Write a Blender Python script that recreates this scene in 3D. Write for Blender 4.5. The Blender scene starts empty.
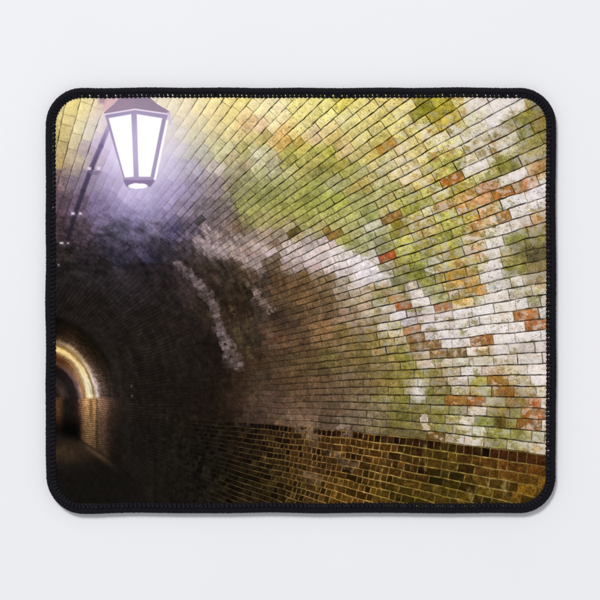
import bpy, bmesh, math
import numpy as np

# ---------------------------------------------------------------- camera, world, lamps, exposure
S = 0.00047                      # metres per photo pixel: the pad is about 24 cm wide
PAD_Z = 0.0042                   # height of the printed face above the surface
scene = bpy.context.scene
col = scene.collection

cd = bpy.data.cameras.new("camera")
cam = bpy.data.objects.new("camera", cd)
col.objects.link(cam)
CAM_H = 0.95
cam.location = (0, 0, PAD_Z + CAM_H)
cam.rotation_euler = (0, 0, 0)
cd.sensor_width = 36.0
cd.lens = 36.0 * CAM_H / (600 * S)
cd.clip_start = 0.01
cd.clip_end = 50
scene.camera = cam

world = bpy.data.worlds.new("World")
scene.world = world
world.use_nodes = True
bg = world.node_tree.nodes["Background"]
bg.inputs["Color"].default_value = (0.965, 0.972, 1.0, 1)
bg.inputs["Strength"].default_value = 0.55

def area(name, loc, size, energy, color=(1, 1, 1)):
    l = bpy.data.lights.new(name, 'AREA')
    l.shape = 'DISK'; l.size = size; l.energy = energy; l.color = color
    o = bpy.data.objects.new(name, l)
    col.objects.link(o)
    o.location = loc
    d = -np.array(loc); d = d / np.linalg.norm(d)
    from mathutils import Vector
    o.rotation_euler = Vector(d).to_track_quat('-Z', 'Y').to_euler()
    return o
area("studio_softbox", (-1.2, 2.3, 3.9), 1.1, 140, (1.0, 0.985, 0.965))

scene.view_settings.view_transform = 'Standard'
scene.view_settings.look = 'None'
scene.view_settings.exposure = 0
scene.view_settings.gamma = 1

# ---------------------------------------------------------------- helpers
def W(px, py, z=0.0):
    return ((px - 300) * S, (300 - py) * S, z)

def link_mesh(name, verts, faces, mat, parent=None, smooth=True):
    me = bpy.data.meshes.new(name)
    verts = np.asarray(verts, dtype=np.float32)
    faces = np.asarray(faces, dtype=np.int32)      # all quads
    me.vertices.add(len(verts)); me.vertices.foreach_set("co", verts.ravel())
    n = faces.shape[1]
    me.loops.add(faces.size); me.loops.foreach_set("vertex_index", faces.ravel())
    me.polygons.add(len(faces))
    me.polygons.foreach_set("loop_start", np.arange(0, faces.size, n, dtype=np.int32))
    me.update(calc_edges=True)
    if smooth:
        me.polygons.foreach_set("use_smooth", np.ones(len(faces), dtype=bool))
    me.materials.append(mat)
    o = bpy.data.objects.new(name, me)
    col.objects.link(o)
    if parent: o.parent = parent
    return o

def new_mat(name, base, rough=0.8, spec=0.2):
    m = bpy.data.materials.new(name); m.use_nodes = True
    b = m.node_tree.nodes["Principled BSDF"]
    b.inputs["Base Color"].default_value = (*base, 1)
    b.inputs["Roughness"].default_value = rough
    b.inputs["Specular IOR Level"].default_value = spec
    return m, m.node_tree, b

def add_bump(nt, b, scale, strength, dist, detail=3):
    tc = nt.nodes.new("ShaderNodeTexCoord")
    no = nt.nodes.new("ShaderNodeTexNoise")
    no.inputs["Scale"].default_value = scale; no.inputs["Detail"].default_value = detail
    bu = nt.nodes.new("ShaderNodeBump")
    bu.inputs["Strength"].default_value = strength; bu.inputs["Distance"].default_value = dist
    nt.links.new(tc.outputs["Object"], no.inputs["Vector"])
    nt.links.new(no.outputs["Fac"], bu.inputs["Height"])
    nt.links.new(bu.outputs["Normal"], b.inputs["Normal"])
    return tc, no

# ---------------------------------------------------------------- the white surface it lies on
m_surf, nt, b = new_mat("white_paper_sheet", (0.80, 0.815, 0.86), 0.7, 0.15)
tc, no = add_bump(nt, b, 900, 0.05, 0.0004)
no2 = nt.nodes.new("ShaderNodeTexNoise"); no2.inputs["Scale"].default_value = 9; no2.inputs["Detail"].default_value = 4
rp = nt.nodes.new("ShaderNodeValToRGB")
rp.color_ramp.elements[0].position = 0.3; rp.color_ramp.elements[0].color = (0.795, 0.805, 0.835, 1)
rp.color_ramp.elements[1].position = 0.7; rp.color_ramp.elements[1].color = (0.81, 0.818, 0.845, 1)
nt.links.new(tc.outputs["Object"], no2.inputs["Vector"])
nt.links.new(no2.outputs["Fac"], rp.inputs["Fac"])
nt.links.new(rp.outputs["Color"], b.inputs["Base Color"])
surf = link_mesh("tabletop", [(-1.5, -1.5, 0), (1.5, -1.5, 0), (1.5, 1.5, 0), (-1.5, 1.5, 0)], [(0, 1, 2, 3)], m_surf, smooth=False)
surf["kind"] = "structure"

# ---------------------------------------------------------------- outline of the pad (rounded rectangle, by arc length)
X0, X1, Y0, Y1, RC = 45.3, 556.4, 87.4, 513.4, 37.0
SEG = [('l', X1 - X0 - 2 * RC), ('c', RC * math.pi / 2), ('l', Y1 - Y0 - 2 * RC), ('c', RC * math.pi / 2)] * 2
SEG[4] = ('l', X1 - X0 - 2 * RC); SEG[6] = ('l', Y1 - Y0 - 2 * RC)
PER = sum(s[1] for s in SEG)

def outline(s):
    """arc length (array, photo px, clockwise from the top-left straight) -> x, y, inward nx, ny"""
    s = np.mod(np.asarray(s, float), PER)
    x = np.zeros_like(s); y = np.zeros_like(s); nx = np.zeros_like(s); ny = np.zeros_like(s)
    starts = [(X0 + RC, Y0, 1, 0), None, (X1, Y0 + RC, 0, 1), None, (X1 - RC, Y1, -1, 0), None, (X0, Y1 - RC, 0, -1), None]
    cents = [None, (X1 - RC, Y0 + RC, -math.pi / 2), None, (X1 - RC, Y1 - RC, 0), None, (X0 + RC, Y1 - RC, math.pi / 2), None, (X0 + RC, Y0 + RC, math.pi)]
    a = 0
    for i, (k, L) in enumerate(SEG):
        m = (s >= a) & (s < a + L + 1e-9); t = s[m] - a
        if k == 'l':
            sx, sy, dx, dy = starts[i]
            x[m] = sx + dx * t; y[m] = sy + dy * t; nx[m] = -dy; ny[m] = dx
        else:
            cx, cy, a0 = cents[i]; an = a0 + t / RC
            x[m] = cx + RC * np.cos(an); y[m] = cy + RC * np.sin(an); nx[m] = -np.cos(an); ny[m] = -np.sin(an)
        a += L
    return x, y, nx, ny

rng = np.random.default_rng(7)
_wk = [(rng.integers(3, 26), rng.uniform(0, 6.28), rng.uniform(.05, .16)) for _ in range(14)]
def wobble(s):                    # the sewn edge is not ruler straight
    s = np.asarray(s, float)
    return sum(a * np.sin(2 * math.pi * k * s / PER + p) for k, p, a in _wk)

# ---------------------------------------------------------------- noise for the printed picture
class Noise:
    def __init__(self, seed, n=256):
        self.g = np.random.default_rng(seed).random((n, n)).astype(np.float32); self.n = n
    def __call__(self, x, y):
        n = self.n; g = self.g
        if x.ndim == 2 and x[0, 1] == x[-1, 1] and y[1, 0] == y[1, -1] and x[0, 0] != x[0, 1]:   # axis-aligned grid: interpolate rows, then columns
            xr = x[0]; yr = y[:, 0]
            a = np.floor(xr).astype(int); f = (xr - a).astype(np.float32); f = f * f * (3 - 2 * f)
            t = g[:, a % n] * (1 - f) + g[:, (a + 1) % n] * f
            c = np.floor(yr).astype(int); h = (yr - c).astype(np.float32); h = (h * h * (3 - 2 * h))[:, None]
            return t[c % n] * (1 - h) + t[(c + 1) % n] * h
        xi = np.floor(x).astype(np.int64); yi = np.floor(y).astype(np.int64)
        fx = (x - xi).astype(np.float32); fy = (y - yi).astype(np.float32)
        fx = fx * fx * (3 - 2 * fx); fy = fy * fy * (3 - 2 * fy)
        n = self.n; a = xi % n; b_ = (xi + 1) % n; c = yi % n; d = (yi + 1) % n
        g = self.g
        return (g[c, a] * (1 - fx) + g[c, b_] * fx) * (1 - fy) + (g[d, a] * (1 - fx) + g[d, b_] * fx) * fy
def fbm(nz, x, y, oct=4):
    r = 0; a = .5; t = 0
    for i in range(oct):
        r = r + a * nz(x * 2 ** i + 17.3 * i, y * 2 ** i + 9.1 * i); t += a; a *= .55
    return r / t
def sst(a, b_, x):
    t = np.clip((x - a) / (b_ - a), 0, 1); return t * t * (3 - 2 * t)

# ---------------------------------------------------------------- the printed picture: a brick tunnel with a lit lantern
# colour of the print ink at places on the pad (photo x, y, sRGB)
CP = np.array("""
60 110 226 208 140;72 104 238 218 140;90 103 240 222 160;101 106 228 205 185;62 130 205 185 120;75 130 222 206 160;90 128 220 208 185;102 125 222 208 205
60 160 190 165 112;75 160 190 172 142;88 158 170 152 158;100 150 190 172 200;60 180 122 102 105;75 180 125 110 125;90 180 140 125 150;110 180 158 142 182;130 193 176 161 204;146 198 168 154 196;125 228 82 76 100;175 186 164 150 188
58 200 92 74 84;78 205 100 82 102;100 205 120 105 140;120 210 134 122 164;135 218 118 108 152;105 218 104 92 126;150 216 134 124 166;145 205 152 138 182;170 200 160 145 185;118 160 200 188 222;112 140 215 200 226
60 230 70 56 62;80 230 76 62 72;110 230 70 63 80;140 230 78 71 94;160 215 126 114 150
60 250 46 41 43;90 255 44 41 48;120 252 52 47 62;145 255 56 51 70;60 270 33 31 33;100 270 34 32 35;140 272 38 35 40;140 290 33 30 33
60 295 29 27 27;100 300 29 27 26;150 320 29 26 24;150 380 26 23 21;120 340 29 26 24;180 330 32 28 26;190 370 29 26 23;180 400 27 23 20;150 440 24 22 20;120 500 22 20 19;180 490 25 22 18;200 450 27 23 18;90 310 29 26 25;70 310 29 26 25;90 500 23 21 19;65 497 24 22 19
170 105 236 222 186;185 105 238 222 180;200 110 240 222 166;230 110 244 222 146;245 100 248 226 140;215 103 244 224 158
175 130 222 212 196;200 130 216 205 168;225 130 228 210 150;245 125 226 194 134;185 118 232 216 182;212 120 232 214 160
175 150 206 200 202;200 150 190 188 168;225 150 203 198 148;245 150 192 182 112;212 142 206 198 152
170 170 184 174 204;190 170 170 162 175;215 170 188 174 168;240 165 170 156 120;228 160 184 176 130
165 190 155 140 182;190 185 142 130 152;215 185 148 134 138;240 185 140 135 94;228 178 160 148 124
155 200 150 138 180;180 205 132 118 142;205 210 118 104 112;225 210 122 108 102;245 205 146 146 84
155 225 98 88 112;170 230 74 66 94;190 230 92 80 96;215 230 112 97 98;240 228 118 98 76
160 250 46 41 50;185 250 56 49 54;205 243 128 111 113;220 250 144 126 126;235 240 142 124 120;245 255 136 112 104;228 232 124 106 100
160 275 35 31 34;185 275 46 40 43;210 275 50 42 38;240 270 62 50 38;245 290 58 47 34;195 262 48 42 42;222 268 60 50 44;215 295 44 37 32;160 295 31 28 28
255 105 249 231 170;275 105 247 232 178;300 110 238 222 138;320 110 236 224 136;345 105 226 206 92
255 125 232 198 152;275 120 241 223 168;300 125 239 226 146;320 130 230 208 148;345 120 236 225 160
260 140 198 180 108;285 135 214 168 100;300 142 206 170 88;315 135 226 196 148;335 140 216 187 110
255 155 206 202 168;275 155 192 176 128;290 156 172 162 72;310 150 186 180 88;330 155 190 186 70;345 150 206 182 120
260 175 174 174 118;285 170 182 176 120;305 170 176 166 90;325 170 154 152 72;345 165 164 158 66
260 190 146 150 86;285 190 162 165 92;310 190 150 160 70;335 185 186 180 126;270 165 192 186 150
360 110 222 206 124;385 108 228 210 128;405 105 226 208 124;425 108 152 136 34;445 105 185 166 42;430 102 165 148 45
355 125 226 210 130;380 122 222 206 118;405 120 216 202 124;430 118 176 156 54;445 120 202 178 72
360 140 212 196 128;385 138 206 190 98;405 138 216 196 124;425 130 216 202 134;440 128 196 166 52
355 155 200 186 118;375 152 206 182 90;400 150 216 192 140;425 145 212 196 108;440 140 226 212 162
360 170 192 186 122;385 165 210 196 144;410 165 216 196 144;435 155 216 196 112;440 165 190 186 90
360 185 184 162 78;380 180 190 180 118;405 180 206 186 130;425 175 202 182 110;440 175 198 186 96;395 192 190 180 110
455 110 192 172 52;460 120 196 186 98;475 105 226 216 196;495 100 230 219 215;515 105 232 222 220;530 110 150 132 62;540 118 140 110 55
455 135 214 206 184;475 125 206 196 152;490 120 226 216 210;510 120 150 141 84;530 122 136 130 60;500 112 230 220 216
460 145 214 206 178;480 135 228 220 215;500 135 190 181 148;520 130 176 166 108;540 135 132 122 60;492 128 228 219 214
455 150 192 182 96;475 150 186 166 118;495 145 206 178 140;510 150 220 210 196;525 140 152 142 84;540 150 166 156 98
455 163 152 152 52;480 165 228 218 211;470 168 224 214 204;500 165 152 147 56;520 160 192 164 112;540 160 172 152 124;488 160 226 216 208;510 165 120 118 50
470 178 206 200 130;482 180 210 200 150;495 172 152 142 52;515 175 229 221 217;505 178 222 212 206;525 170 224 214 206;540 170 172 124 64
455 190 166 147 52;484 190 222 140 100;495 187 202 187 160;520 186 200 110 50;540 183 231 223 220;530 188 230 221 217
255 205 160 160 86;280 205 150 150 72;305 205 165 170 76;335 200 170 185 66
255 220 156 146 90;275 220 176 162 95;305 220 160 156 78;330 220 176 176 92;345 225 186 182 104
255 235 150 130 116;275 235 160 140 120;315 230 172 157 98;330 230 182 162 108;345 240 166 166 78;295 235 168 152 110
255 245 186 166 161;275 243 132 108 88;290 240 180 160 150;310 240 190 170 165;325 245 202 182 176;345 250 192 182 150
255 262 158 138 133;270 250 196 176 172;290 252 201 183 180;310 255 216 197 193;335 255 223 210 206;300 262 190 170 164
255 275 74 57 44;275 262 108 87 65;295 264 166 147 141;315 265 188 168 162;335 267 214 199 197;348 272 206 191 186;262 270 96 76 62
255 285 68 54 41;280 280 84 62 38;305 275 95 72 42;325 280 110 90 60;345 285 168 148 128;300 285 88 67 40
355 200 166 166 98;375 200 186 181 118;395 200 190 186 88;420 197 184 176 86;440 200 206 196 118
355 215 166 171 92;370 215 152 166 88;390 208 200 182 118;410 210 160 156 58;430 212 206 201 148;445 205 206 172 110
355 230 166 161 108;370 228 206 206 172;385 222 196 196 146;397 227 152 124 34;412 220 200 187 122;430 225 186 166 108;445 218 186 191 86
355 242 166 166 92;375 238 152 161 108;395 240 186 186 98;410 232 196 186 108;425 238 186 171 104;445 230 170 160 72
352 258 226 213 212;365 248 162 157 104;380 245 142 141 94;400 245 184 174 82;415 250 186 186 78;425 248 190 176 88;445 240 202 192 74
360 270 232 223 226;375 255 190 181 164;380 262 206 196 190;405 253 180 178 84;425 255 172 172 108;445 252 202 172 110;372 275 230 220 222;365 262 230 220 224;345 265 222 208 206
360 285 226 213 211;385 278 206 196 194;395 268 152 132 80;408 265 152 142 58;418 270 120 130 48;432 268 206 199 190;447 262 182 167 104;395 276 140 142 90
355 292 190 171 146;385 290 166 132 80;398 284 146 142 100;412 287 186 160 140;425 280 142 146 68;445 275 172 152 70;372 290 176 156 124
455 200 190 182 88;468 197 214 160 100;490 197 202 162 110;520 200 226 219 216;535 197 232 223 221
455 212 188 182 92;466 210 192 170 60;485 212 212 168 114;500 210 192 192 168;520 208 216 207 202;540 207 214 201 196
460 225 190 184 100;480 228 206 174 122;512 222 216 200 190;527 221 226 211 201;542 217 202 154 94
455 237 186 172 60;475 240 202 182 140;493 235 216 207 186;510 230 216 207 201;530 225 182 144 112;540 235 152 137 72
455 250 176 172 78;475 252 206 168 118;497 247 228 221 216;515 240 132 132 58;530 245 152 137 84;542 250 112 98 60
455 265 186 154 70;475 265 192 177 110;495 262 223 216 206;505 255 192 172 130;525 255 102 93 60;540 265 142 122 74
455 280 190 134 52;470 280 196 154 92;485 275 226 217 211;500 270 228 221 216;510 268 132 127 54;525 265 152 137 80;535 258 110 100 60
455 290 202 192 170;475 288 202 146 62;495 283 216 207 201;520 278 216 207 190;535 275 162 144 100;520 290 192 187 156;540 285 196 177 140
255 300 50 40 33;280 300 84 64 42;305 298 108 80 48;330 300 96 76 48;345 297 140 118 90;240 310 48 38 30
255 320 56 44 32;275 315 45 36 28;270 332 76 54 38;295 310 80 62 40;320 315 104 80 52;345 315 138 111 84;285 322 60 46 33
255 340 50 40 28;275 340 88 62 42;300 335 80 60 40;320 328 132 96 58;345 330 114 92 48
255 360 48 38 26;280 360 72 55 36;305 360 82 64 38;330 360 96 79 42;345 350 110 89 58
260 380 62 47 33;290 380 75 56 35;320 380 92 70 46;345 380 109 87 61;240 380 50 39 30;232 395 46 36 28
355 300 174 150 120;365 300 186 166 136;378 297 156 150 100;392 297 184 132 72
355 312 160 136 106;370 310 181 161 131;385 308 196 181 160;420 298 232 225 222;437 295 166 162 120;395 305 210 200 186
355 325 140 116 86;375 318 166 146 106;388 322 186 166 126;402 312 230 222 222;418 310 166 151 136;430 305 226 219 216
355 335 120 98 60;375 326 150 126 76;385 325 220 209 196;395 325 172 157 110;405 320 216 206 205;430 323 215 206 205;445 320 196 182 173;412 320 188 172 166
355 345 118 98 50;375 340 130 109 55;390 338 156 137 80;400 335 196 178 152;418 333 206 196 190;428 333 196 184 178;442 333 216 206 205
360 355 106 89 45;380 350 136 114 65;400 350 152 137 74;422 345 220 211 206;440 343 226 216 213;403 343 170 150 110
360 370 100 83 48;385 365 126 107 60;405 360 146 131 60;418 355 152 132 95;430 352 206 192 170;445 352 216 206 201;424 362 196 180 160
360 385 105 86 55;385 378 120 101 50;405 380 136 122 50;425 372 136 121 55;440 372 162 142 96;415 365 150 138 70
460 300 202 154 82;475 298 192 182 150;500 305 221 211 201;520 303 226 219 213;535 298 176 166 126
460 313 223 216 211;485 308 232 226 223;500 312 226 212 196;540 307 186 176 166;470 305 220 212 206
460 322 216 206 196;475 320 196 186 176;500 325 226 216 206;520 325 226 216 208;510 318 226 217 210
460 332 196 183 176;480 328 221 212 206;500 328 230 222 218;530 330 232 226 223;542 325 226 216 210
455 342 230 223 219;470 342 221 207 196;510 338 228 221 216;535 335 216 206 201
475 350 226 207 196;485 350 162 124 62;500 348 222 213 206;530 345 196 183 176;466 349 200 180 160
460 362 196 182 161;480 362 206 191 173;510 360 206 191 169;535 358 216 203 197
465 371 210 199 191;485 370 201 186 173;505 370 186 167 126;527 369 223 211 201
460 382 190 176 161;480 381 162 152 70;495 381 168 116 55;520 381 186 173 131;540 380 226 216 211
460 392 181 171 141;490 392 176 171 120;510 393 172 110 52;540 392 206 187 160
330 400 90 71 50;360 400 110 92 65;385 400 120 106 62;405 395 131 119 55;418 390 218 205 195;430 395 120 111 50;455 400 150 141 85;416 384 205 192 178
468 400 176 130 70;505 403 152 132 80;520 402 150 120 72;445 392 150 136 90
430 410 150 139 70;455 410 160 151 100;480 410 206 196 171;505 410 152 132 70;520 412 160 150 90;542 415 226 216 211
440 422 140 129 60;463 420 206 191 171;482 420 130 136 60;502 423 96 77 30;520 423 166 151 80;530 427 216 206 190
440 432 136 126 65;463 430 181 166 131;485 430 186 181 146;505 432 166 161 85;520 435 152 146 80;540 437 181 176 140
440 440 176 161 131;460 440 210 196 181;478 442 216 201 186;495 440 152 142 70;515 445 190 181 140;540 447 196 177 140;453 437 180 165 140
330 420 80 62 45;350 420 100 81 62;375 420 115 98 70;400 420 110 99 46;415 412 126 114 60;400 432 106 91 56;425 437 122 107 62;412 425 120 106 58
210 395 28 23 20;235 405 48 37 30;250 400 72 54 41;270 400 74 56 42;300 400 84 64 44;290 420 94 72 52;250 418 66 50 40;215 415 28 23 20;222 398 32 26 22;224 382 33 27 22;212 372 29 25 22;226 412 32 26 21;205 355 28 24 22;310 425 100 78 58
""".replace("\n", ";").strip(";").split(";"), dtype=object)
CP = np.array([[float(v) for v in r.split()] for r in CP if r.strip()])

_tan = (CP[:, 0] > 250) & (CP[:, 0] < 400) & (CP[:, 1] > 270) & (CP[:, 1] < 440) & (CP[:, 2:5].mean(1) < 125)
CP[_tan, 2:5] = CP[_tan, 2:5] * np.array([1.07, 1.07, 1.12]) + 3
_dk = CP[:, 2:5].mean(1) < 45
CP[_dk, 2:5] = CP[_dk, 2:5] * np.array([1.06, .98, .92])

DADO = np.array([[float(v) for v in r.split()] for r in """540 460 96 56 20;500 465 86 51 18;470 462 80 49 18;430 465 71 44 16;390 465 75 46 18;350 460 70 43 18;320 455 58 37 18;280 450 46 30 16
250 440 34 24 16;220 450 25 20 16;530 490 100 66 20;490 490 76 56 18;450 490 73 53 15;400 490 72 51 15;350 490 75 49 15;300 480 60 41 16;270 480 43 31 16;240 480 32 25 16;200 470 25 21 17;160 480 22 20 18
500 445 96 50 22;440 475 62 50 16;420 455 62 36 15""".replace("\n", ";").split(";")])
MORT = np.array([[float(v) for v in r.split()] for r in """540 470 132 110 48;500 465 158 138 66;470 470 165 145 62;430 480 150 124 48;390 470 148 122 56;350 470 140 112 54;320 470 132 100 48;290 470 108 80 38
270 460 102 78 38;250 460 78 60 32;230 450 54 42 25;210 460 29 24 18;180 480 25 22 18;150 480 23 21 18;300 495 120 92 44;350 495 146 112 48;260 490 72 56 28;540 495 128 108 40""".replace("\n", ";").split(";")])

def shepard(P, x, y, soft=2.0, pw=2.2):
    sh = x.shape; x = x.ravel(); y = y.ravel(); out = np.zeros((x.size, 3), np.float32)
    for a in range(0, x.size, 20000):
        d = (x[a:a + 20000, None] - P[None, :, 0]) ** 2 + (y[a:a + 20000, None] - P[None, :, 1]) ** 2 + soft ** 2
        w = d ** -pw
        out[a:a + 20000] = (w @ P[:, 2:5]) / w.sum(1, keepdims=True)
    return out.reshape(*sh, 3)

# the printed courses run to a vanishing point at the left; V counts courses upwards from the dado
VX, VY = 0.0, 392.0
def bow(x): return 0.000107 * (np.maximum(x, 150) - 416) ** 2
_th = np.linspace(-0.9, 1.9, 2801)
_g = np.interp(_th, [-.9, -.35, -.2, -.11, .5, .645, .836, .99, 1.33, 1.9], [50, 52, 52, 48, 48, 45, 36.5, 31.5, 23.6, 18])
_v = np.concatenate([[0], np.cumsum((_g[1:] + _g[:-1]) / 2 * (_th[1] - _th[0]))])
TH_D = -math.atan(.1120)
_v -= np.interp(TH_D, _th, _v)

def brick_uv(x, y):
    dy = VY - (y - bow(x)); dx = x - VX
    th = np.arctan2(dy, dx); r = np.hypot(dx, dy)
    return th, r, np.interp(th, _th, _v), np.interp(th, _th, _g)

def head_len(th):      # size of one header along the course (relative)
    return np.interp(th, [-.9, -.12, -.1, .2, .5, .84, 1.3, 1.9], [1, 1, 1.2, 1.28, 1.38, 1.55, 2.3, 2.6])

def to_u(r, th): return 46700.0 / head_len(th) * (-1.0 / (r + 150)) + 400
def from_u(u, th): return 46700.0 / head_len(th) / (400 - u) - 150

def paint(PX, PY):
    """sRGB (0..1) of the print at photo positions PX, PY (2-D grids)"""
    H, Wd = PX.shape
    n1, n2, n3, n4, n5 = [Noise(i) for i in (11, 12, 13, 14, 15)]
    # ---- warp: hand-laid bricks
    wx = (fbm(n1, PX / 26, PY / 26, 2) - .5); wy = (fbm(n2, PX / 22, PY / 22, 2) - .5)
    wf = (fbm(n3, PX / 4.5, PY / 4.5, 2) - .5)
    X = PX + 2.0 * wx + .5 * wf; Y = PY + 2.4 * wy + .55 * wf
    th, r, v, g = brick_uv(X, Y)
    pitch = r / g                                      # course height in photo px
    ci = np.floor(v).astype(int); fv = v - ci
    # ---- bricks along every course
    cmin, cmax = ci.min(), ci.max()
    bid = np.zeros(X.shape, np.int64); du = np.full(X.shape, 9., np.float32)
    centres = []; base_id = 0
    for c in range(cmin, cmax + 1):
        m = ci == c
        if not m.any(): continue
        thc = float(np.interp(c + .5, _v, _th))
        R = np.random.default_rng(1000 + c)
        rr = r[m]; uu = to_u(rr, thc)
        u0, u1 = uu.min() - 3, uu.max() + 3
        dado = c < 0
        ed = [u0 - R.random() * 2]
        while ed[-1] < u1:
            if c == -1: L = 1.0
            elif dado: L = (1.0 if R.random() < (.85 if c % 2 == 0 else .52) - .36 * (from_u(ed[-1], thc) > 410) else 2.0)
            else: L = 2.0 if R.random() < .74 else (1.0 if R.random() < .6 else 1.5)
            ed.append(ed[-1] + L * R.uniform(.92, 1.08))
        ed = np.array(ed)
        k = np.clip(np.searchsorted(ed, uu) - 1, 0, len(ed) - 2)
        lo = from_u(ed[:-1], thc); hi = from_u(ed[1:], thc)
        bid[m] = base_id + k
        du[m] = np.minimum(rr - lo[k], hi[k] - rr)
        rc = (lo + hi)[:] / 2
        cx = VX + rc * math.cos(thc); cy = VY - rc * math.sin(thc); cy = cy + bow(cx)
        centres.append(np.stack([cx, cy, np.full(len(cx), c), hi - lo], 1)); base_id += len(ed) - 1
    C = np.concatenate(centres); nb = len(C)
    cx, cy = C[:, 0], C[:, 1]
    isd = C[:, 2] < 0
    R = np.random.default_rng(5)
    bc = shepard(CP, cx, cy, 2.0, 3.0); bd = shepard(DADO, cx, cy, 12)
    bcol = np.where(isd[:, None], bd * np.array([.95, .98, .95]), bc)
    lum = bcol.mean(1, keepdims=True)
    jit = R.normal(0, 1, (nb, 1)); hue = R.normal(0, 1, (nb, 3))
    amt = np.where(isd[:, None], .11, np.where(lum > 195, .035, .075)) * (.25 + .75 * sst(30, 100, np.hypot(cx - 140, (cy - 165) * .8)))[:, None]
    bcol = bcol * (1 + amt * jit + np.where(isd[:, None], .12, .25) * amt * hue)
    # dado: some bricks almost black, some ochre
    kind = R.random(nb)
    bcol[isd & (kind < .25)] *= .66
    oc = isd & (kind > .88); bcol[oc] = bcol[oc] * np.array([1.18, 1.2, 1.05])
    near = (cx > 240) & (cx < 560)
    bcol[(C[:, 2] == -1) & near] *= np.array([.62, .55, .72])
    # ---- smooth ink colour under the bricks, organically warped
    gx = np.arange(46, 560, 2.0); gy = np.arange(88, 520, 2.0)
    GX, GY = np.meshgrid(gx, gy)
    low = shepard(CP, GX, GY)
    qx = X + 9 * (fbm(n4, PX / 7, PY / 7, 3) - .5); qy = Y + 9 * (fbm(n5, PX / 7, PY / 7, 3) - .5)
    ix = np.clip((qx - 46) / 2, 0, len(gx) - 1.001); iy = np.clip((qy - 88) / 2, 0, len(gy) - 1.001)
    a = ix.astype(int); b_ = iy.astype(int); fx = (ix - a)[..., None]; fy = (iy - b_)[..., None]
    soft = (low[b_, a] * (1 - fx) + low[b_, a + 1] * fx) * (1 - fy) + (low[b_ + 1, a] * (1 - fx) + low[b_ + 1, a + 1] * fx) * fy
    qx2 = np.clip((X + 7 * (fbm(n2, PX / 2.6 + 8, PY / 2.2, 3) - .5) - 46) / 2, 0, len(gx) - 1.001).astype(int)
    qy2 = np.clip((Y + 8 * (fbm(n3, PX / 2.6, PY / 2.2 + 5, 3) - .5) - 88) / 2, 0, len(gy) - 1.001).astype(int)
    soft2 = soft * .45 + low[qy2, qx2] * .55
    # ---- individually coloured bricks
    ov = [(456,178,186,88,28),(507,193,178,90,28),(503,221,180,98,28),(388,260,212,66,26),(405,302,196,82,28),(441,303,196,104,52),(418,326,192,112,66),
          (520,313,188,92,34),(535,322,188,88,32),(490,340,182,88,28),(458,352,106,64,20),(411,341,146,80,34),(437,343,152,86,40),(391,217,158,96,44),
          (384,150,212,134,40),(295,228,86,60,22),(199,219,64,52,57),(321,230,140,98,44),(336,232,146,98,44),(495,381,166,108,48),(458,400,172,90,34),(482,402,158,84,36),(530,403,150,72,30),
          (541,403,184,82,34),(529,415,166,78,26),(541,427,152,80,30),(438,438,118,70,32),(510,393,164,100,44),(287,140,218,164,78),(302,142,206,166,70),
          (270,331,88,58,40),(435,352,150,92,46),(484,190,220,142,102),(471,207,216,146,94),(413,348,150,96,46),(397,227,152,122,34),(445,230,172,160,66),(430,109,148,132,32),(426,205,170,160,60)]
    sat = np.zeros(nb)
    for (ox, oy, *rgb) in ov:
        k = np.argmin(((cx - ox) / 1.4) ** 2 + (cy - oy) ** 2)
        bcol[k] = (np.array(rgb) + np.array([-4, 8, 2])) * (.90 + .05 * R.normal()); sat[k] = 1
    B = bcol[bid]
    mixf = np.where(C[bid, 2] < 0, 1.0, np.where(sat[bid] > 0, .84, .50))
    mixf = mixf + .28 * (sat[bid] > 0) * np.clip(fbm(n2, PX / 3.5, PY / 3.5, 3) * 2 - 1.25, -.9, 0.2)
    mixf = np.clip(mixf, 0, 1)[..., None]
    col_ = B * mixf + soft2 * (1 - mixf)
    # ---- grain, pits, moss and lime flecks
    col_ = col_ * (1 + .10 * (fv - .45) * sst(5, 8, pitch))[..., None]
    gr = fbm(n1, PX / .95, PY / .95, 3) - .5
    gm = fbm(n3, PX / 4.0, PY / 4.0, 3) - .5
    L0 = col_.mean(-1)
    col_ = col_ * (1 + (.34 * gr + .30 * gm) * (.35 + .65 * sst(35, 110, np.hypot(PX - 138, PY - 155))) * np.where(L0 > 185, .66, np.where(L0 < 125, 1.75, 1.25)))[..., None]
    pit = sst(.70, .80, fbm(n5, PX / 1.25 + 40, PY / 1.1, 2)) * sst(235, 300, PX) * sst(90, 150, L0) * sst(.45, .62, fbm(n2, PX / 22 + 5, PY / 22, 2))
    col_ = col_ * (1 - .42 * pit)[..., None]
    bx_ = PX + 5 * (fbm(n2, PX / 3 + 2, PY / 3, 2) - .5); by_ = PY + 5 * (fbm(n1, PX / 3, PY / 3 + 6, 2) - .5)
    right = sst(300, 420, PX + .25 * (PY - 300)); lit = sst(70, 130, L0) * (v > 0)
    far_lamp = sst(60, 130, np.hypot(PX - 140, PY - 150))
    f1 = fbm(n4, bx_ / 5.5 + 9, by_ / 4.2 + 4, 4); f2 = fbm(n5, bx_ / 6.5 + 70, by_ / 4.5 + 31, 4); f3 = fbm(n2, bx_ / 5.5 + 20, by_ / 4 + 11, 4)
    z1 = fbm(n1, PX / 30 + 3, PY / 30 + 8, 2); z2 = fbm(n3, PX / 34 + 1, PY / 34 + 6, 2); z3 = fbm(n4, PX / 25 + 13, PY / 25, 2)
    moss = sst(.56, .62, f2 + .22 * (z2 - .5)) * (.15 + .85 * right) * lit * far_lamp * (1 - .82 * sst(195, 215, soft.mean(-1)))
    col_ = col_ * (1 - .52 * moss[..., None]) + np.array([122, 112, 48.]) * (.7 + .6 * (gm + .5))[..., None] * .52 * moss[..., None]
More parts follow.
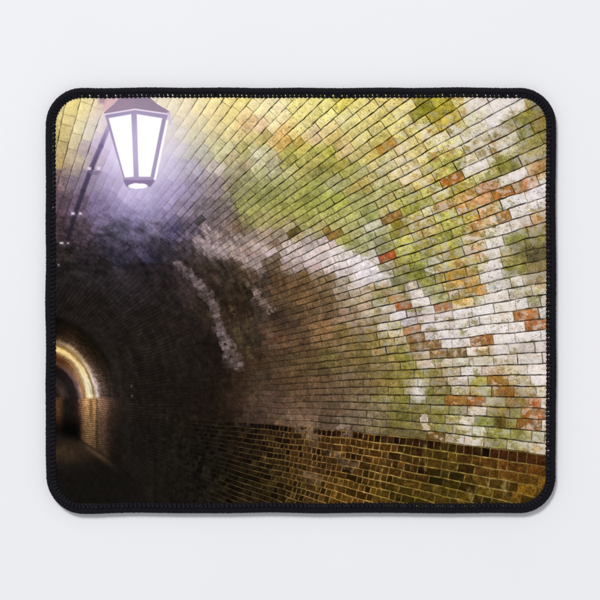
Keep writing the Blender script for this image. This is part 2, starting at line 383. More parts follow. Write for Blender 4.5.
    rust = sst(.585, .635, f3 + .25 * (z3 - .5)) * right * sst(120, 170, L0) * (v > 0) * sst(390, 430, PX) * (.16 + .84 * sst(45, 85, soft[..., 0] - soft[..., 2]) * sst(130, 165, soft[..., 0] - .0 * PX) * sst(-8, 25, soft[..., 0] - soft[..., 1]))
    col_ = col_ * (1 - .55 * rust[..., None]) + np.array([168, 98, 44.]) * .55 * rust[..., None]
    lime = sst(.57, .63, f1 + .22 * (z1 - .5)) * lit * far_lamp * (.25 + .75 * right)
    lw = np.clip(L0[..., None] * 1.22 + 8, 0, 236) * np.array([1.0, .968, .93])
    col_ = col_ * (1 - .60 * lime[..., None]) + lw * .60 * lime[..., None]
    chip = sst(.59, .65, fbm(n3, bx_ / 5 + 33, by_ / 3.6, 3)) * (sat[bid] > 0) * sst(400, 440, PX)
    col_ = col_ * (1 - .6 * chip[..., None]) + np.array([216, 192, 172.]) * .6 * chip[..., None]
    # rough, sooty zone between the lit roof and the dark: strokes along the ring of the arch
    rr_ = np.hypot((PX - 45), (PY - 405) * .92); aa_ = np.arctan2(405 - PY, PX - 45)
    strokes = fbm(n1, rr_ / 2.6, aa_ * 24, 3) - .5; strokes2 = fbm(n4, rr_ / 6.5 + 4, aa_ * 13, 3) - .5
    zone = .66 * sst(200, 242, PY + 14 * (z1 - .5)) * (1 - sst(230, 330, PX)) * (1 - sst(105, 160, soft.mean(-1))) * (1 - .6 * sst(300, 330, PY))
    col_ = col_ * (1 + zone * (1.15 * strokes + 1.1 * strokes2))[..., None]
    # ---- joints
    dv = np.minimum(fv, 1 - fv) * pitch
    wj = (.16 + .16 * sst(240, 400, PX)) + .6 * (fbm(n4, PX / 6, PY / 6, 2) - .5)
    bed = 1 - sst(wj, wj + .62, dv)
    per = (1 - sst(wj * .7, wj * .7 + .65, du)) * np.random.default_rng(9).uniform(.0, 1.15, nb)[bid] * (.5 + .5 * sst(250, 400, PX))
    upper = (v >= 0)
    big = sst(3.6, 7.0, pitch)
    var = .12 + 1.65 * (fbm(n1, PX / 6 + 50, PY / 6, 3))
    whiteness = sst(190, 215, soft.mean(-1)) * sst(230, 330, PX)
    a_bed = np.clip((.72 + .28 * sst(230, 330, PX)) * var, 0, .97) * (1 - .22 * whiteness); a_per = np.clip(.74 * var, 0, .95) * (1 - .15 * whiteness)
    tan = sst(285, 310, PY - .22 * (PX - 300)) * (1 - sst(70, 150, L0))
    a_bed = a_bed * (1 - .25 * tan); a_per = a_per * (1 - .35 * tan)
    glowd = np.hypot((PX - 135) / 1.0, (PY - 145) / 1.1)
    fade = np.maximum(sst(22, 105, glowd), .8 * sst(112, 96, PX) if False else .8 * (1 - sst(88, 112, PX)) * (1 - sst(165, 195, PY)))
    fade = fade * (1 - .8 * np.exp(-((PX - 112) / 60) ** 4 - ((PY - 218) / 34) ** 4))
    jt = np.maximum(bed * a_bed, per * a_per) * big * (.06 + .94 * fade)
    jcol = soft * .14 + np.array([14, 9, 3.])
    jt = jt * (1 - .72 * zone * (1 - sst(190, 290, PX))) * (1 - .35 * zone)
    up = col_ * (1 - jt[..., None]) + jcol * jt[..., None]
    # ---- dado: pale mortar round dark glazed bricks
    mo = shepard(MORT, GX, GY, 14) * np.array([1.12, 1.12, 1.25]) * (1 - .2 * sst(380, 460, GX))[..., None]
    mo = mo[np.clip(((PY - 88) / 2).astype(int), 0, len(gy) - 1), np.clip(((PX - 46) / 2).astype(int), 0, len(gx) - 1)]
    ps = np.maximum(9 / np.maximum(pitch, 2), 1); bedd = 1 - sst(.26, .95, dv * ps); perd = 1 - sst(.15, .8, du)
    jd = np.maximum(bedd * np.clip(.28 + 1.1 * fbm(n2, PX / 6, PY / 6, 3), 0, 1), perd * np.clip(-.05 + 1.2 * fbm(n3, PX / 5, PY / 5, 3), 0, 1) * sst(225, 300, PX))
    jd = jd * sst(2.2, 4.5, pitch)
    splash = sst(.60, .70, fbm(n4, PX / 7 + 2, PY / 9 + 77, 4)) * sst(250, 330, PX)
    greenw = sst(.5, .7, fbm(n5, PX / 14, PY / 14, 3)) * sst(330, 430, PX)
    dcol = col_ * (1 - .3 * greenw[..., None]) + np.array([74, 66, 14.]) * .3 * greenw[..., None]
    dn = dcol * (1 - jd[..., None]) + mo * (.8 + .45 * (gm + .5))[..., None] * jd[..., None]
    dn = dn * (1 - .10 * splash[..., None]) + mo * 1.0 * .10 * splash[..., None]
    dn = dn * (1 + .25 * gm + .2 * gr)[..., None]
    # drips of lime on the dado
    for (dx0, dy0, dy1, w, s) in [(505, 478, 496, 2.2, .75), (488, 477, 492, 1.8, .6), (425, 445, 470, 1.6, .5), (380, 470, 500, 1.0, .5),
                                  (470, 488, 500, 2.5, .5), (264, 456, 460, 1.6, .6)]:
        dd = .7 * np.exp(-((PX - dx0 - 2 * wf * 3) / w) ** 2) * sst(dy0 - 3, dy0 + 2, PY) * (1 - sst(dy1 - 3, dy1 + 4, PY)) * s * sst(.25, .55, fbm(n1, PX / 2.5, PY / 5, 3))
        dn = dn * (1 - dd[..., None]) + np.minimum(mo * .9 + np.array([62, 58, 50.]), 225) * dd[..., None]
    dk = np.where(upper, 0., 1.)[..., None]
    img = up * (1 - dk) + dn * dk
    # ---- lime streaks and seams of older arches in the dark part
    def streak(pts, rgb, noise, img, thr=.42):
        pts = np.array(pts, float); best = np.full(PX.shape, 9.); 
        wb = .55 * sst(3, 6, pitch); qx_ = PX * (1 - wb) + cx[bid] * wb + 8 * (fbm(n2, PX / 4, PY / 4, 3) - .5); qy_ = PY * (1 - wb) + cy[bid] * wb + 8 * (fbm(n3, PX / 4, PY / 4, 3) - .5)
        x_lo, x_hi = pts[:, 0].min() - 16, pts[:, 0].max() + 16; y_lo, y_hi = pts[:, 1].min() - 16, pts[:, 1].max() + 16
        if not (x_hi > PX[0, 0] and x_lo < PX[0, -1]): return img
        for (ax, ay, aw), (bx, by, bw) in zip(pts[:-1], pts[1:]):
            t = np.clip(((qx_ - ax) * (bx - ax) + (qy_ - ay) * (by - ay)) / ((bx - ax) ** 2 + (by - ay) ** 2), 0, 1)
            d = np.hypot(qx_ - ax - t * (bx - ax), qy_ - ay - t * (by - ay)) / (aw + t * (bw - aw))
            best = np.minimum(best, d)
        k = (1 - sst(.45, 1.3, best)) * noise * np.random.default_rng(31).uniform(.45, 1.12, nb)[bid] * sst(thr - .22, thr + .12, fbm(n5, PX / 4.5 + 3, PY / 4, 3)) * (.7 + .6 * fbm(n4, PX / 1.6, PY / 1.6, 2))
        k = (k * (1 - (.28 + .5 * sst(4.5, 7.5, pitch)) * np.maximum(bed, per * .6) * np.clip(var + .2, 0, 1)))[..., None]
        return img * (1 - k) + np.array(rgb) * np.minimum(1 + .55 * gm + .4 * gr, 1.12)[..., None] * k
    img = streak([(176, 262, 3), (190, 276, 4.5), (203, 289, 6), (212, 302, 5.5), (216, 315, 4.5), (220, 328, 5), (224, 338, 7), (228, 350, 6.5), (233, 360, 9), (238, 366, 5)], (124, 107, 110), .82, img, .33)
    img = streak([(256, 291, 4), (263, 302, 6), (269, 311, 4)], (150, 128, 120), .85, img)
    img = streak([(248, 285, 2), (258, 300, 2), (266, 320, 2), (272, 345, 3)], (118, 98, 86), .45, img)
    img = streak([(228, 305, 1.6), (238, 325, 1.6), (247, 345, 2.2), (252, 360, 1.8)], (102, 86, 58), .6, img)
    img = streak([(236, 330, 3), (243, 345, 5), (248, 352, 4)], (96, 82, 48), .4, img)
    img = streak([(196, 238, 4), (208, 245, 6), (222, 252, 7)], (160, 140, 142), .80, img, .38)
    img = streak([(238, 252, 5), (248, 262, 6), (262, 272, 4)], (172, 152, 150), .85, img, .38)
    img = streak([(130, 216, 3), (160, 226, 4), (180, 240, 3)], (136, 124, 156), .6, img)
    img = streak([(80, 212, 1.5), (110, 213, 2), (140, 217, 2.5)], (140, 122, 160), .4, img)
    img = streak([(95, 218, 2), (108, 223, 3)], (140, 110, 130), .4, img)
    img = streak([(70, 249, 1.2), (100, 240, 1.5), (125, 245, 2), (145, 252, 2)], (104, 92, 112), .45, img)
    img = streak([(62, 283, .8), (85, 284, 1)], (62, 58, 58), .6, img)
    img = streak([(142, 280, 1), (165, 297, 1.4), (185, 322, 1.4), (197, 350, 1.5)], (50, 42, 40), .6, img)
    img = streak([(250, 410, 5), (252, 395, 4), (262, 400, 4)], (104, 80, 62), .4, img)
    img = streak([(290, 398, 8), (300, 402, 10), (308, 416, 8)], (124, 92, 74), .35, img)
    img = streak([(300, 424, 6), (314, 430, 8)], (140, 112, 82), .5, img)
    img = streak([(424, 414, 2), (425, 424, 3), (426, 430, 1.5)], (214, 198, 180), .95, img, .3)
    img = streak([(416, 383, 3), (420, 390, 5), (421, 396, 3)], (226, 214, 206), .85, img, .3)
    img = streak([(294, 418, 6), (304, 430, 9), (314, 442, 5)], (138, 112, 86), .62, img)
    img = streak([(341, 422, 4), (347, 434, 6)], (164, 144, 126), .85, img)
    img = streak([(328, 452, 3), (340, 458, 4), (353, 468, 5)], (150, 124, 94), .6, img)
    img = streak([(305, 475, 5), (319, 481, 5)], (128, 104, 78), .6, img)
    img = streak([(238, 424, 3), (248, 430, 4)], (74, 62, 52), .5, img)
    img = streak([(338, 417, 3), (345, 420, 4), (352, 421, 3)], (150, 128, 110), .6, img)
    # white bloom edge on the big arch: lime washed downwards
    img = streak([(338, 246, 3), (352, 256, 8), (366, 267, 9), (380, 277, 7), (388, 284, 3)], (233, 223, 226), .72, img, .36)
    img = streak([(290, 247, 5), (310, 252, 8), (330, 259, 9), (348, 268, 9), (360, 280, 7)], (222, 206, 203), .6, img, .40)
    img = streak([(378, 252, 4), (390, 268, 6), (400, 280, 5)], (128, 128, 92), .5, img)
    img = streak([(405, 283, 2), (414, 290, 3), (420, 300, 4)], (228, 214, 206), .7, img, .3)
    img = streak([(520, 246, 8), (530, 250, 9), (538, 256, 8)], (92, 82, 52), .6, img)
    for (sx, sy) in [(525, 250), (532, 247), (537, 253), (528, 256), (535, 259)]:
        k = np.exp(-(((PX - sx) / 3.5) ** 2 + ((PY - sy) / 2.5) ** 2)) * sst(.5, .58, fbm(n3, PX / 1.4 + PY / 3, PY / 1.2, 2)) * .8
        img = img * (1 - k[..., None]) + np.array([48, 42, 30.]) * k[..., None]
    # ---- dark depth of the tunnel: only a breath of brickwork left
    dark = (1 - sst(135, 222, PX)) * sst(262, 292, PY)
    dcol = shepard(CP, GX, GY, 16)
    dcol = dcol[np.clip(((PY - 88) / 2).astype(int), 0, len(gy) - 1), np.clip(((PX - 46) / 2).astype(int), 0, len(gx) - 1)]
    line = .5 + .5 * np.cos(2 * math.pi * v * 1.0)
    rp_ = np.hypot((PX - 45) / 47, (PY - 405) / 58)
    arcs = fbm(n5, rp_ * 14, np.arctan2(405 - PY, PX - 45) * 2.2, 3) - .5
    arcs = arcs * (PY < 400) + (fbm(n5, PX / 4.2, PY / 60, 3) - .5) * (PY >= 400)
    bj = (np.random.default_rng(21).normal(0, 1, nb)[bid] * .08 - .24 * np.maximum(bed, .6 * per * sst(2.4, 4, pitch))) * sst(1.6, 3.2, pitch) * np.where(PY < 470, 1, .5)
    dd = dcol * 1.10 * (1 + bj[..., None] + .0) * (1 + .42 * arcs * sst(50, 140, PX) * np.where(PY < 400, 1.2, .6) + .35 * gm + .2 * gr + .0 * line)[..., None]
    stripes = fbm(n1, PX / 5, PY / 200, 2) - .5
    dd = dd * (1 + .16 * stripes * sst(370, 430, PY))[..., None]
    stk = np.abs(img - up).sum(-1) > 6
    k = (dark * .92 * np.where(stk & (PY < 372) & (PX > 130), .15, 1))[..., None]
    img = img * (1 - k) + dd * k
    # ---- far end: lit ring of the arch, pier and road
    e = np.hypot((PX - 45) / 47, (PY - 405) / 58) + .03 * (fbm(n2, PX / 3, PY / 3, 3) - .5)
    ks = [0, .3, .42, .5, .56, .62, .70, .74, .79, .83, .90, .97, 1.02, 1.055, 1.09, 1.13, 1.19, 1.26, 1.36, 1.5, 1.6]
    kc = np.array([(44,32,28),(50,36,31),(78,60,55),(62,48,44),(38,31,28),(33,27,26),(42,32,30),(104,80,76),(150,116,106),(150,104,66),(196,168,128),(238,224,186),(222,206,164),(136,116,72),(184,164,150),(196,178,170),(112,92,82),(74,58,50),(50,40,34),(34,29,26),(29,26,24)], float)
    ring = np.stack([np.interp(e, ks, kc[:, i]) for i in range(3)], -1)
    top = sst(385, 352, PY) if False else 1 - sst(352, 384, PY)
    ring = ring * (1 - .22 * top[..., None] * np.array([.1, .5, 1.3]))
    ring = np.where((e > .68)[..., None], ring, ring * (1 - .25 * top[..., None]))
    ring = ring * (1 - .62 * (top * (1 - sst(.86, .98, e)))[..., None] * np.array([.85, 1, 1.1])) * (1 - .25 * (1 - sst(.5, .7, e)))[..., None]
    ring = ring * (1 - .5 * (top * (1 - sst(50, 74, PX)) * sst(1.04, 1.12, e)))[..., None]
    spk = fbm(n3, PX / 1.0, PY / 1.0, 2)
    outer = sst(1.08, 1.2, e)
    ring = ring * (1 + outer * (spk - .5) * .95 * (1 - sst(1.45, 1.6, e)))[..., None] * (1 + .22 * gm)[..., None]
    ring = ring * (1 - .35 * (outer * top))[..., None]
    ang = np.arctan2(405 - PY, PX - 45)
    ring = ring * (1 + .55 * (fbm(n4, e * 34, ang * 3.0, 3) - .5))[..., None]
    # pier below the springing
    kx = [50, 60, 63, 66, 74, 79, 82, 86, 91, 95, 97, 98.5, 104, 108, 112, 120, 135]
    pc = np.array([(104,70,42),(92,60,36),(50,36,27),(30,24,20),(34,26,21),(60,41,31),(112,80,54),(154,114,72),(156,116,74),(146,108,70),(86,62,44),(112,84,62),(102,76,57),(70,52,39),(50,38,29),(36,28,24),(26,23,21)], float)
    pier = np.stack([np.interp(PX + .8 * wf, kx, pc[:, i]) for i in range(3)], -1)
    pier = pier * np.array([.90, .90, .92]) * (1 + .16 * np.cos(2 * math.pi * (PY - .12 * (PX - 80)) / 2.1))[..., None] * (1 + .5 * (fbm(n1, PX / 1.1, PY / 1.3, 2) - .5) + .3 * gm)[..., None]
    pier = pier * (1 + (.42 * (1 - sst(398, 424, PY)) * (PX > 78)))[..., None]
    pier = pier * (1 - .35 * sst(405, 455, PY) * (PX > 78))[..., None]
    ol = np.exp(-((PX - 91 - 1.5 * wf) / 1.8) ** 2) * sst(396, 400, PY) * (1 - sst(415, 424, PY)) * .7
    pier = pier * (1 - ol[..., None]) + np.array([86, 68, 30.]) * ol[..., None]
    pier = pier * (1 - .78 * sst(408, 432, PY) * (1 - sst(76, 84, PX)))[..., None]
    spring = sst(395.5, 400.5, PY + 1.5 * wf)[..., None]
    far = ring * (1 - spring) + pier * spring
    # road
    yb = np.interp(PX, [50, 57, 81, 105, 129, 150], [432, 433, 440, 456, 475, 490])
    kerb = np.interp(PX, [50, 70, 88, 105, 125, 150], [428, 433, 449, 464, 483, 500])
    yb = yb + .5 * wf; kerb = kerb + 1.2 * wf
    floor_ = np.array([36, 24, 13.]) * np.exp(-((PX - 60) / 32) ** 2 - ((PY - 452) / 12) ** 2)[..., None] + np.array([22, 19.5, 17.])
    strip = np.exp(-((PX - 97) / 14) ** 2) * np.exp(-((PY - yb - 3.5) / 3.6) ** 2) * (PY > yb - 2)
    floor_ = floor_ * (1 + .35 * gm + .3 * gr)[..., None] + np.array([42, 29, 17.]) * strip[..., None] * (1 + .5 * gm)[..., None]
    wu = np.where(PX < 80, 7.0, 2.4) - np.clip((PX - 74) / 6, 0, 1) * np.where(PX < 80, 4.6, 0); under = sst(-wu, wu, PY - yb + 1.6 * wf)[..., None]
    far = far * (1 - under) + floor_ * under
    seam = np.exp(-((PY - yb) / .9) ** 2) * .15 * sst(76, 86, PX) * (1 - sst(100, 122, PX)); far = far * (1 - seam[..., None])
    fm = (1 - sst(1.46, 1.62, e)) * (PY < 400) + (1 - sst(112, 128, PX)) * (PY >= 400)
    fm2 = np.clip(np.maximum(fm, ((PY > yb - 1) & (PX < 150)).astype(float) * (1 - sst(125, 150, PX))), 0, 1)[..., None]
    img = img * (1 - fm2) + far * fm2
    for (sx, sy) in [(131.5, 386), (132, 396), (79, 401)]:
        k = np.exp(-((PX - sx) / .8) ** 2 - ((PY - sy) / 1.6) ** 2) * .5
        img = img * (1 - k[..., None]) + np.array([150, 135, 120.]) * k[..., None]
    # ---- cable pipe with bright clips
    def poly(pts, soft_=.6):
        p = np.array(pts, float); d = np.full(PX.shape, 1e9)
        ar = 0
        for (ax, ay), (bx, by) in zip(p, np.roll(p, -1, 0)): ar += ax * by - bx * ay
        sg = 1 if ar > 0 else -1
        for (ax, ay), (bx, by) in zip(p, np.roll(p, -1, 0)):
            L = math.hypot(bx - ax, by - ay)
            d = np.minimum(d, sg * ((bx - ax) * (PY - ay) - (by - ay) * (PX - ax)) / L)
        return sst(-soft_, soft_, d)
    def lay(img, k, rgb): return img * (1 - k[..., None]) + np.array(rgb, float) * k[..., None]
    gl = np.exp(-(((PX - 141) / 36) ** 2 + ((PY - 152) / 48) ** 2) ** .9)
    img = lay(img, np.clip(gl * .85, 0, 1), (230, 220, 242))
    pp = np.array([(109, 126, 2.2), (101, 146, 2.5), (91.5, 168, 2.6), (83, 191, 2.5), (76, 212, 2.3), (68, 238, 2.0)])
    pcs = [(176, 158, 198), (116, 100, 140), (78, 66, 96), (62, 53, 78), (46, 40, 58), (36, 32, 40)]
    for i in range(5):
        (ax, ay, aw), (bx, by, bw) = pp[i], pp[i + 1]
        t = np.clip(((PX - ax) * (bx - ax) + (PY - ay) * (by - ay)) / ((bx - ax) ** 2 + (by - ay) ** 2), 0, 1)
        d = np.hypot(PX - ax - t * (bx - ax), PY - ay - t * (by - ay)) - (aw + t * (bw - aw))
        cc = np.array(pcs[i]) * (1 - t[..., None]) + np.array(pcs[i + 1]) * t[..., None]
        k = ((1 - sst(-.8, .9, d)) * .9)[..., None]
        k = k * (1 - (d > -1.3)[..., None] * .15)
        img = img * (1 - k) + cc * k
    for (sx, sy, w, h, s) in [(89.3, 168.5, 2.1, 1.8, 1), (98.6, 168.3, 2.1, 1.9, 1), (73, 213.5, 2.0, 1.5, .95), (80.4, 213.6, 1.6, 1.4, .95), (61.6, 243, 2.0, 1.2, .95), (68, 243.2, 1.1, 1.1, .8), (58.6, 265, .8, .9, .8)]:
        d = np.maximum(np.abs(PX - sx) - w, np.abs(PY - sy) - h)
        img = lay(img, (1 - sst(-.5, 3.0, d)) * .2 * s, (180, 160, 190)); img = lay(img, (1 - sst(-1.0, .4, d)) * s * .9, (226, 212, 224))
    img = lay(img, poly([(88, 171), (100, 171), (97, 175), (91, 175)]) * .6, (120, 104, 142))
    # ---- glow of the lantern, then the lantern itself
    img = lay(img, poly([(102, 92), (124, 92), (108, 110), (103.5, 112)], 1.5) * .75, (214, 170, 178))
    img = lay(img, poly([(98, 96), (106, 96), (104, 103), (99, 104)], 2) * .5, (120, 104, 132))
    rf = (146, 128, 152)
    roof_l = np.interp(PY, [94, 98, 104, 112, 115], [121, 119.5, 114, 104.5, 103]); roof_r = np.interp(PY, [94, 98, 104, 111, 115], [149, 150.5, 157, 169, 170])
    roof_b = np.interp(PX, [103, 135, 169], [115, 109.5, 114.6])
    rk = sst(-.8, .8, PX - roof_l) * sst(-.8, .8, roof_r - PX) * sst(-.8, .8, roof_b - PY)
    img = lay(img, rk * .93, rf)
    img = lay(img, poly([(118, 98), (135, 98), (135, 108), (106, 112.5)], 2.5) * .3, (176, 140, 164))
    fr = (160, 145, 180)
    img = lay(img, poly([(104.5, 113.5), (135, 108.5), (168, 113.5), (167, 119), (154, 183), (149, 187), (127, 187), (122.5, 181), (105.8, 118)], .7) * .95, fr)
    edge = np.minimum(np.abs(PY - np.interp(PX, [103, 135, 169], [114.6, 109.3, 114.2])), 9)
    img = lay(img, (1 - sst(.3, 1.1, edge)) * ((PX > 103) & (PX < 169)) * .9, (236, 224, 240))
    img = lay(img, poly([(167, 112), (170, 112), (171.5, 124), (169.5, 125.5)], .6) * .7, (208, 192, 222))
    def pane(img, pts):
        k = poly(pts, .7)
        return lay(img, k, (253, 253, 254))
    img = pane(img, [(108.6, 118.2), (131.2, 114.2), (133.6, 176.6), (124.8, 177.6)])
    img = pane(img, [(136.8, 114.2), (162.2, 118.2), (150.4, 176.8), (138.8, 176.6)])
    img = pane(img, [(166.2, 119.6), (168.4, 121), (156, 179.5), (153.6, 180.2)])
    img = lay(img, poly([(123, 180), (154.5, 180), (151, 186.5), (126.5, 186.5)], .8) * .75, (126, 106, 146))
    el = np.hypot((PX - 138) / 9.8, (PY - 186 - 1.2 * wf) / 2.7)
    img = lay(img, 1 - sst(.85, 1.12, el), (253, 250, 246))
    gl2 = np.exp(-(((PX - 137) / 19) ** 2 + ((PY - 147) / 30) ** 2) ** 1.5)
    img = img + gl2[..., None] * 26
    ex = np.maximum(np.abs(PX - (X0 + X1) / 2) - ((X1 - X0) / 2 - RC), 0); ey = np.maximum(np.abs(PY - (Y0 + Y1) / 2) - ((Y1 - Y0) / 2 - RC), 0)
    ed_ = RC - np.hypot(ex, ey)
    img = lay(img, (1 - sst(9.4, 9.9, ed_)) * .20, (222, 216, 222))
    r_, g_, b_ = img[..., 0], img[..., 1], img[..., 2]
    ex_ = np.maximum(g_ - .955 * r_, 0) * (r_ > b_)
    img = np.stack([r_, g_ - .5 * ex_, np.maximum(b_, .8 * b_ + .2 * (.62 * np.minimum(r_, g_)) * sst(110, 160, g_))], -1)
    Lm = img.mean(-1, keepdims=True); img = Lm + (img - Lm) * .95
    return np.clip(img / 255, 0, 1)

def srgb_lin(c): return np.where(c <= .04045, c / 12.92, ((c + .055) / 1.055) ** 2.4)

STEP = 0.5
xs = np.arange(49.0, 552.01, STEP); ys = np.arange(91.0, 509.51, STEP)
SS = 2
off = (np.arange(SS) - (SS - 1) / 2) * STEP / SS
fxs = (xs[:, None] + off).ravel(); fys = (ys[:, None] + off).ravel()
FX, FY = np.meshgrid(fxs.astype(np.float32), fys.astype(np.float32))
img = paint(FX, FY)
img = img.reshape(len(ys), SS, len(xs), SS, 3).mean((1, 3))
# crisp print: sharpened the way photo printers do
BL = -.30
p_ = np.pad(img, ((1, 1), (1, 1), (0, 0)), mode='edge')
img = (1 - 4 * BL * .5) * img + BL * .5 * (p_[:-2, 1:-1] + p_[2:, 1:-1] + p_[1:-1, :-2] + p_[1:-1, 2:])
img = np.clip(img, 0, 1)
lin = np.maximum(srgb_lin(img) * 0.97 - .0012, .0008)

# ---------------------------------------------------------------- the mouse pad
pad = bpy.data.objects.new("mouse_pad", None)
col.objects.link(pad)
pad["label"] = "mouse pad with black stitched edge and brick tunnel print, lying on white surface"
pad["category"] = "mouse pad"

m_print, nt, b = new_mat("printed_cloth", (0.5, 0.5, 0.5), 0.9, 0.03)
ca = nt.nodes.new("ShaderNodeVertexColor"); ca.layer_name = "ink"
tcn = nt.nodes.new("ShaderNodeTexCoord")
weave = nt.nodes.new("ShaderNodeTexNoise"); weave.inputs["Scale"].default_value = 2600; weave.inputs["Detail"].default_value = 1
mul = nt.nodes.new("ShaderNodeMixRGB"); mul.blend_type = 'MULTIPLY'; mul.inputs[0].default_value = 1
mr = nt.nodes.new("ShaderNodeMapRange"); mr.inputs[1].default_value = .25; mr.inputs[2].default_value = .75; mr.inputs[3].default_value = .93; mr.inputs[4].default_value = 1.05
nt.links.new(tcn.outputs["Object"], weave.inputs["Vector"])
nt.links.new(weave.outputs["Fac"], mr.inputs[0])
nt.links.new(ca.outputs["Color"], mul.inputs[1]); nt.links.new(mr.outputs[0], mul.inputs[2])
nt.links.new(mul.outputs[0], b.inputs["Base Color"])
bu = nt.nodes.new("ShaderNodeBump"); bu.inputs["Strength"].default_value = .12; bu.inputs["Distance"].default_value = .0002
nt.links.new(weave.outputs["Fac"], bu.inputs["Height"]); nt.links.new(bu.outputs["Normal"], b.inputs["Normal"])

GX, GY = np.meshgrid(xs, ys)
ny_, nx_ = GX.shape
idx = np.arange(nx_ * ny_).reshape(ny_, nx_)
quads = np.stack([idx[:-1, :-1], idx[1:, :-1], idx[1:, 1:], idx[:-1, 1:]], -1).reshape(-1, 4)
INS = 4.2                                                    # the cloth is tucked under the sewn edge
qx = (GX[:-1, :-1] + STEP / 2).ravel(); qy = (GY[:-1, :-1] + STEP / 2).ravel()
ddx = np.maximum(np.abs(qx - (X0 + X1) / 2) - ((X1 - X0) / 2 - RC), 0); ddy = np.maximum(np.abs(qy - (Y0 + Y1) / 2) - ((Y1 - Y0) / 2 - RC), 0)
keep = np.hypot(ddx, ddy) < RC - INS
quads = quads[keep]
used = np.zeros(nx_ * ny_, bool); used[quads.ravel()] = True
remap = np.cumsum(used) - 1
vx = GX.ravel()[used]; vy = GY.ravel()[used]
verts = np.stack([(vx - 300) * S, (300 - vy) * S, np.full(len(vx), PAD_Z)], 1)
top = link_mesh("printed_top", verts, remap[quads], m_print, pad)
at = top.data.color_attributes.new("ink", 'FLOAT_COLOR', 'POINT')
rgba = np.ones((len(vx), 4), np.float32); rgba[:, :3] = lin.reshape(-1, 3)[used]
at.data.foreach_set("color", rgba.ravel())
top["label"] = "printed cloth face showing a mossy brick tunnel and a glowing lantern"

# rubber underside
m_rub, nt, b = new_mat("black_rubber", (0.012, 0.012, 0.013), 0.75, 0.3)
add_bump(nt, b, 1500, .3, .0003)
N = 240
s_ = np.arange(N) * PER / N
ox, oy, nx, ny = outline(s_)
def ringv(d, z): return np.stack([(ox + nx * d - 300) * S, (300 - oy - ny * d) * S, np.full(N, z)], 1)
rings = [ringv(2.2, .0001), ringv(1.8, .0004), ringv(1.8, .0034), ringv(2.6, PAD_Z - .0004)]
bm = bmesh.new()
rv = [[bm.verts.new(p) for p in r_] for r_ in rings]
for a, c in zip(rv[:-1], rv[1:]):
    for i in range(N):
        j = (i + 1) % N
        bm.faces.new((a[i], c[i], c[j], a[j]))
bm.faces.new(rv[0]); bm.faces.new(list(reversed(rv[-1])))
bmesh.ops.recalc_face_normals(bm, faces=bm.faces)
me = bpy.data.meshes.new("rubber_base"); bm.to_mesh(me); bm.free()
me.materials.append(m_rub)
rb = bpy.data.objects.new("rubber_base", me); col.objects.link(rb); rb.parent = pad

# sewn edge: a padded binding ...
m_bind, nt, b = new_mat("black_binding_yarn", (0.0045, 0.0045, 0.0075), 0.8, 0.15)
b.inputs["Sheen Weight"].default_value = 0.01
b.inputs["Sheen Roughness"].default_value = 0.5
add_bump(nt, b, 2500, .5, .0002)
PITCH = 4.35
NP = int(round(PER / PITCH)); PITCH = PER / NP
NB = NP * 4
s_ = np.arange(NB) * PER / NB
ox, oy, nx, ny = outline(s_)
wo = wobble(s_)
prof = [(2.0, .0), (.7, .0006), (.2, .0018), (.35, .0032), (1.3, .0044), (2.8, .0049), (4.6, .0050), (5.6, .0047), (6.4, .0043), (6.6, PAD_Z - .0003), (4.0, PAD_Z - .0008)]
V = []
for d, z in prof:
    dd = d + wo
    V.append(np.stack([(ox + nx * dd - 300) * S, (300 - oy - ny * dd) * S, np.full(NB, z)], 1))
V = np.concatenate(V)
F = []
for k in range(len(prof)):
    k2 = (k + 1) % len(prof); i = np.arange(NB); j = (i + 1) % NB
    F.append(np.stack([k * NB + i, k * NB + j, k2 * NB + j, k2 * NB + i], 1))
F = np.concatenate(F)
edge = link_mesh("stitched_edge", V, F[:, ::-1], m_bind, pad)

# ... wrapped in yarn (one mesh: the wraps are the pattern of the binding)
def tubes(paths, rads, sides=6):
    """paths (n, k, 3) in metres, rads (n, k)"""
    n, k, _ = paths.shape
    tan = np.gradient(paths, axis=1); tan /= np.linalg.norm(tan, axis=2, keepdims=True) + 1e-12
    ref = np.array([0, 0, 1.0]); u = np.cross(tan, ref)
    bad = np.linalg.norm(u, axis=2) < 1e-3
    u[bad] = np.cross(tan[bad], np.array([1.0, .3, 0]))
    u /= np.linalg.norm(u, axis=2, keepdims=True); w = np.cross(tan, u)
    an = np.arange(sides) * 2 * math.pi / sides
    P = paths[:, :, None] + rads[:, :, None, None] * (u[:, :, None] * np.cos(an)[None, None, :, None] + w[:, :, None] * np.sin(an)[None, None, :, None])
    base = np.arange(n * k * sides).reshape(n, k, sides)
    a = base[:, :-1]; c = base[:, 1:]
    f = np.stack([a, np.roll(a, -1, 2), np.roll(c, -1, 2), c], -1).reshape(-1, 4)
    return P.reshape(-1, 3), f
def on_edge(s, d, z):
    x, y, ax, ay = outline(s); d = d + wobble(s)
    return np.stack([(x + ax * d - 300) * S, (300 - y - ay * d) * S, z], -1)
R = np.random.default_rng(3)
allv, allf, nv = [], [], 0
def put(pf):
    global nv
    v_, f_ = pf; allv.append(v_); allf.append(f_ + nv); nv += len(v_)
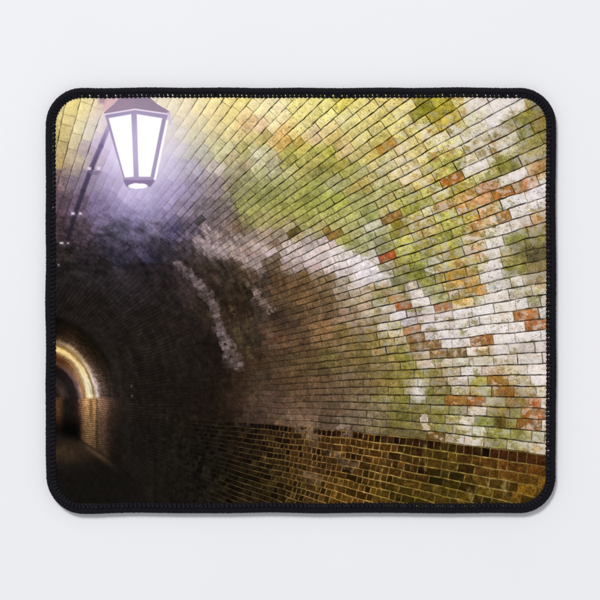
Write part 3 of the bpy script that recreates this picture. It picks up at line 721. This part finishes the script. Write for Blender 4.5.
# wraps over the roll
NW = NP * 3
sw = (np.arange(NW) + R.normal(0, .10, NW)) * PER / NW
dpro = np.array([.75, .62, 1.3, 2.7, 4.6, 5.8, 6.5]); zpro = np.array([.0012, .0030, .0041, .0047, .0048, .0046, .0043])
sl = np.array([0, .15, .4, .8, 1.2, 1.6, 1.9])
Sg = sw[:, None] + sl[None] * 1.0 + R.normal(0, .08, (NW, 7))
pth = on_edge(Sg.ravel(), np.tile(dpro, NW) + R.normal(0, .06, NW * 7), np.tile(zpro, NW)).reshape(NW, 7, 3)
put(tubes(pth, np.full((NW, 7), .82 * S) * R.uniform(.85, 1.12, (NW, 1)), 6))
# tongues of yarn reaching onto the cloth, with slits between them
sw2 = (np.arange(NP) + R.normal(0, .06, NP)) * PER / NP
d2 = np.array([5.6, 7.0, 8.6, 9.7]); z2 = np.array([.0047, .0046, .00445, .0043])
Sg = sw2[:, None] + np.array([0, .5, 1.0, 1.3])[None]
reach = R.normal(0, .22, (NP, 1))
pth = on_edge(Sg.ravel(), (d2[None] + reach * np.array([0, .3, .8, 1])[None]).ravel(), np.tile(z2, NP)).reshape(NP, 4, 3)
put(tubes(pth, np.tile(np.array([2.0, 1.85, 1.72, 1.6]) * S, (NP, 1)) * R.uniform(.9, 1.1, (NP, 1)) * np.where((sw2 > X1 - X0 + Y1 - Y0 - 90) & (sw2 < 2 * (X1 - X0) + Y1 - Y0 - 150), 1.16, 1.0)[:, None], 8))
# needle thread that locks them along the print
s3 = np.arange(NP * 6) * PER / (NP * 6)
ph = s3 / PITCH * 2 * math.pi
path = on_edge(np.concatenate([s3, s3[:1]]), np.concatenate([9.7 + .45 * np.cos(ph - 1.6), [9.7 + .45 * math.cos(-1.6)]]), np.full(len(s3) + 1, .00435))[None]
put(tubes(path, np.full((1, len(s3) + 1), .62 * S), 6))
m_yarn, nt, b = new_mat("black_overlock_yarn", (0.0045, 0.0045, 0.008), 0.75, 0.16)
add_bump(nt, b, 3000, .4, .0002)
yarn = link_mesh("overlock_yarn", np.concatenate(allv), np.concatenate(allf), m_yarn, edge)
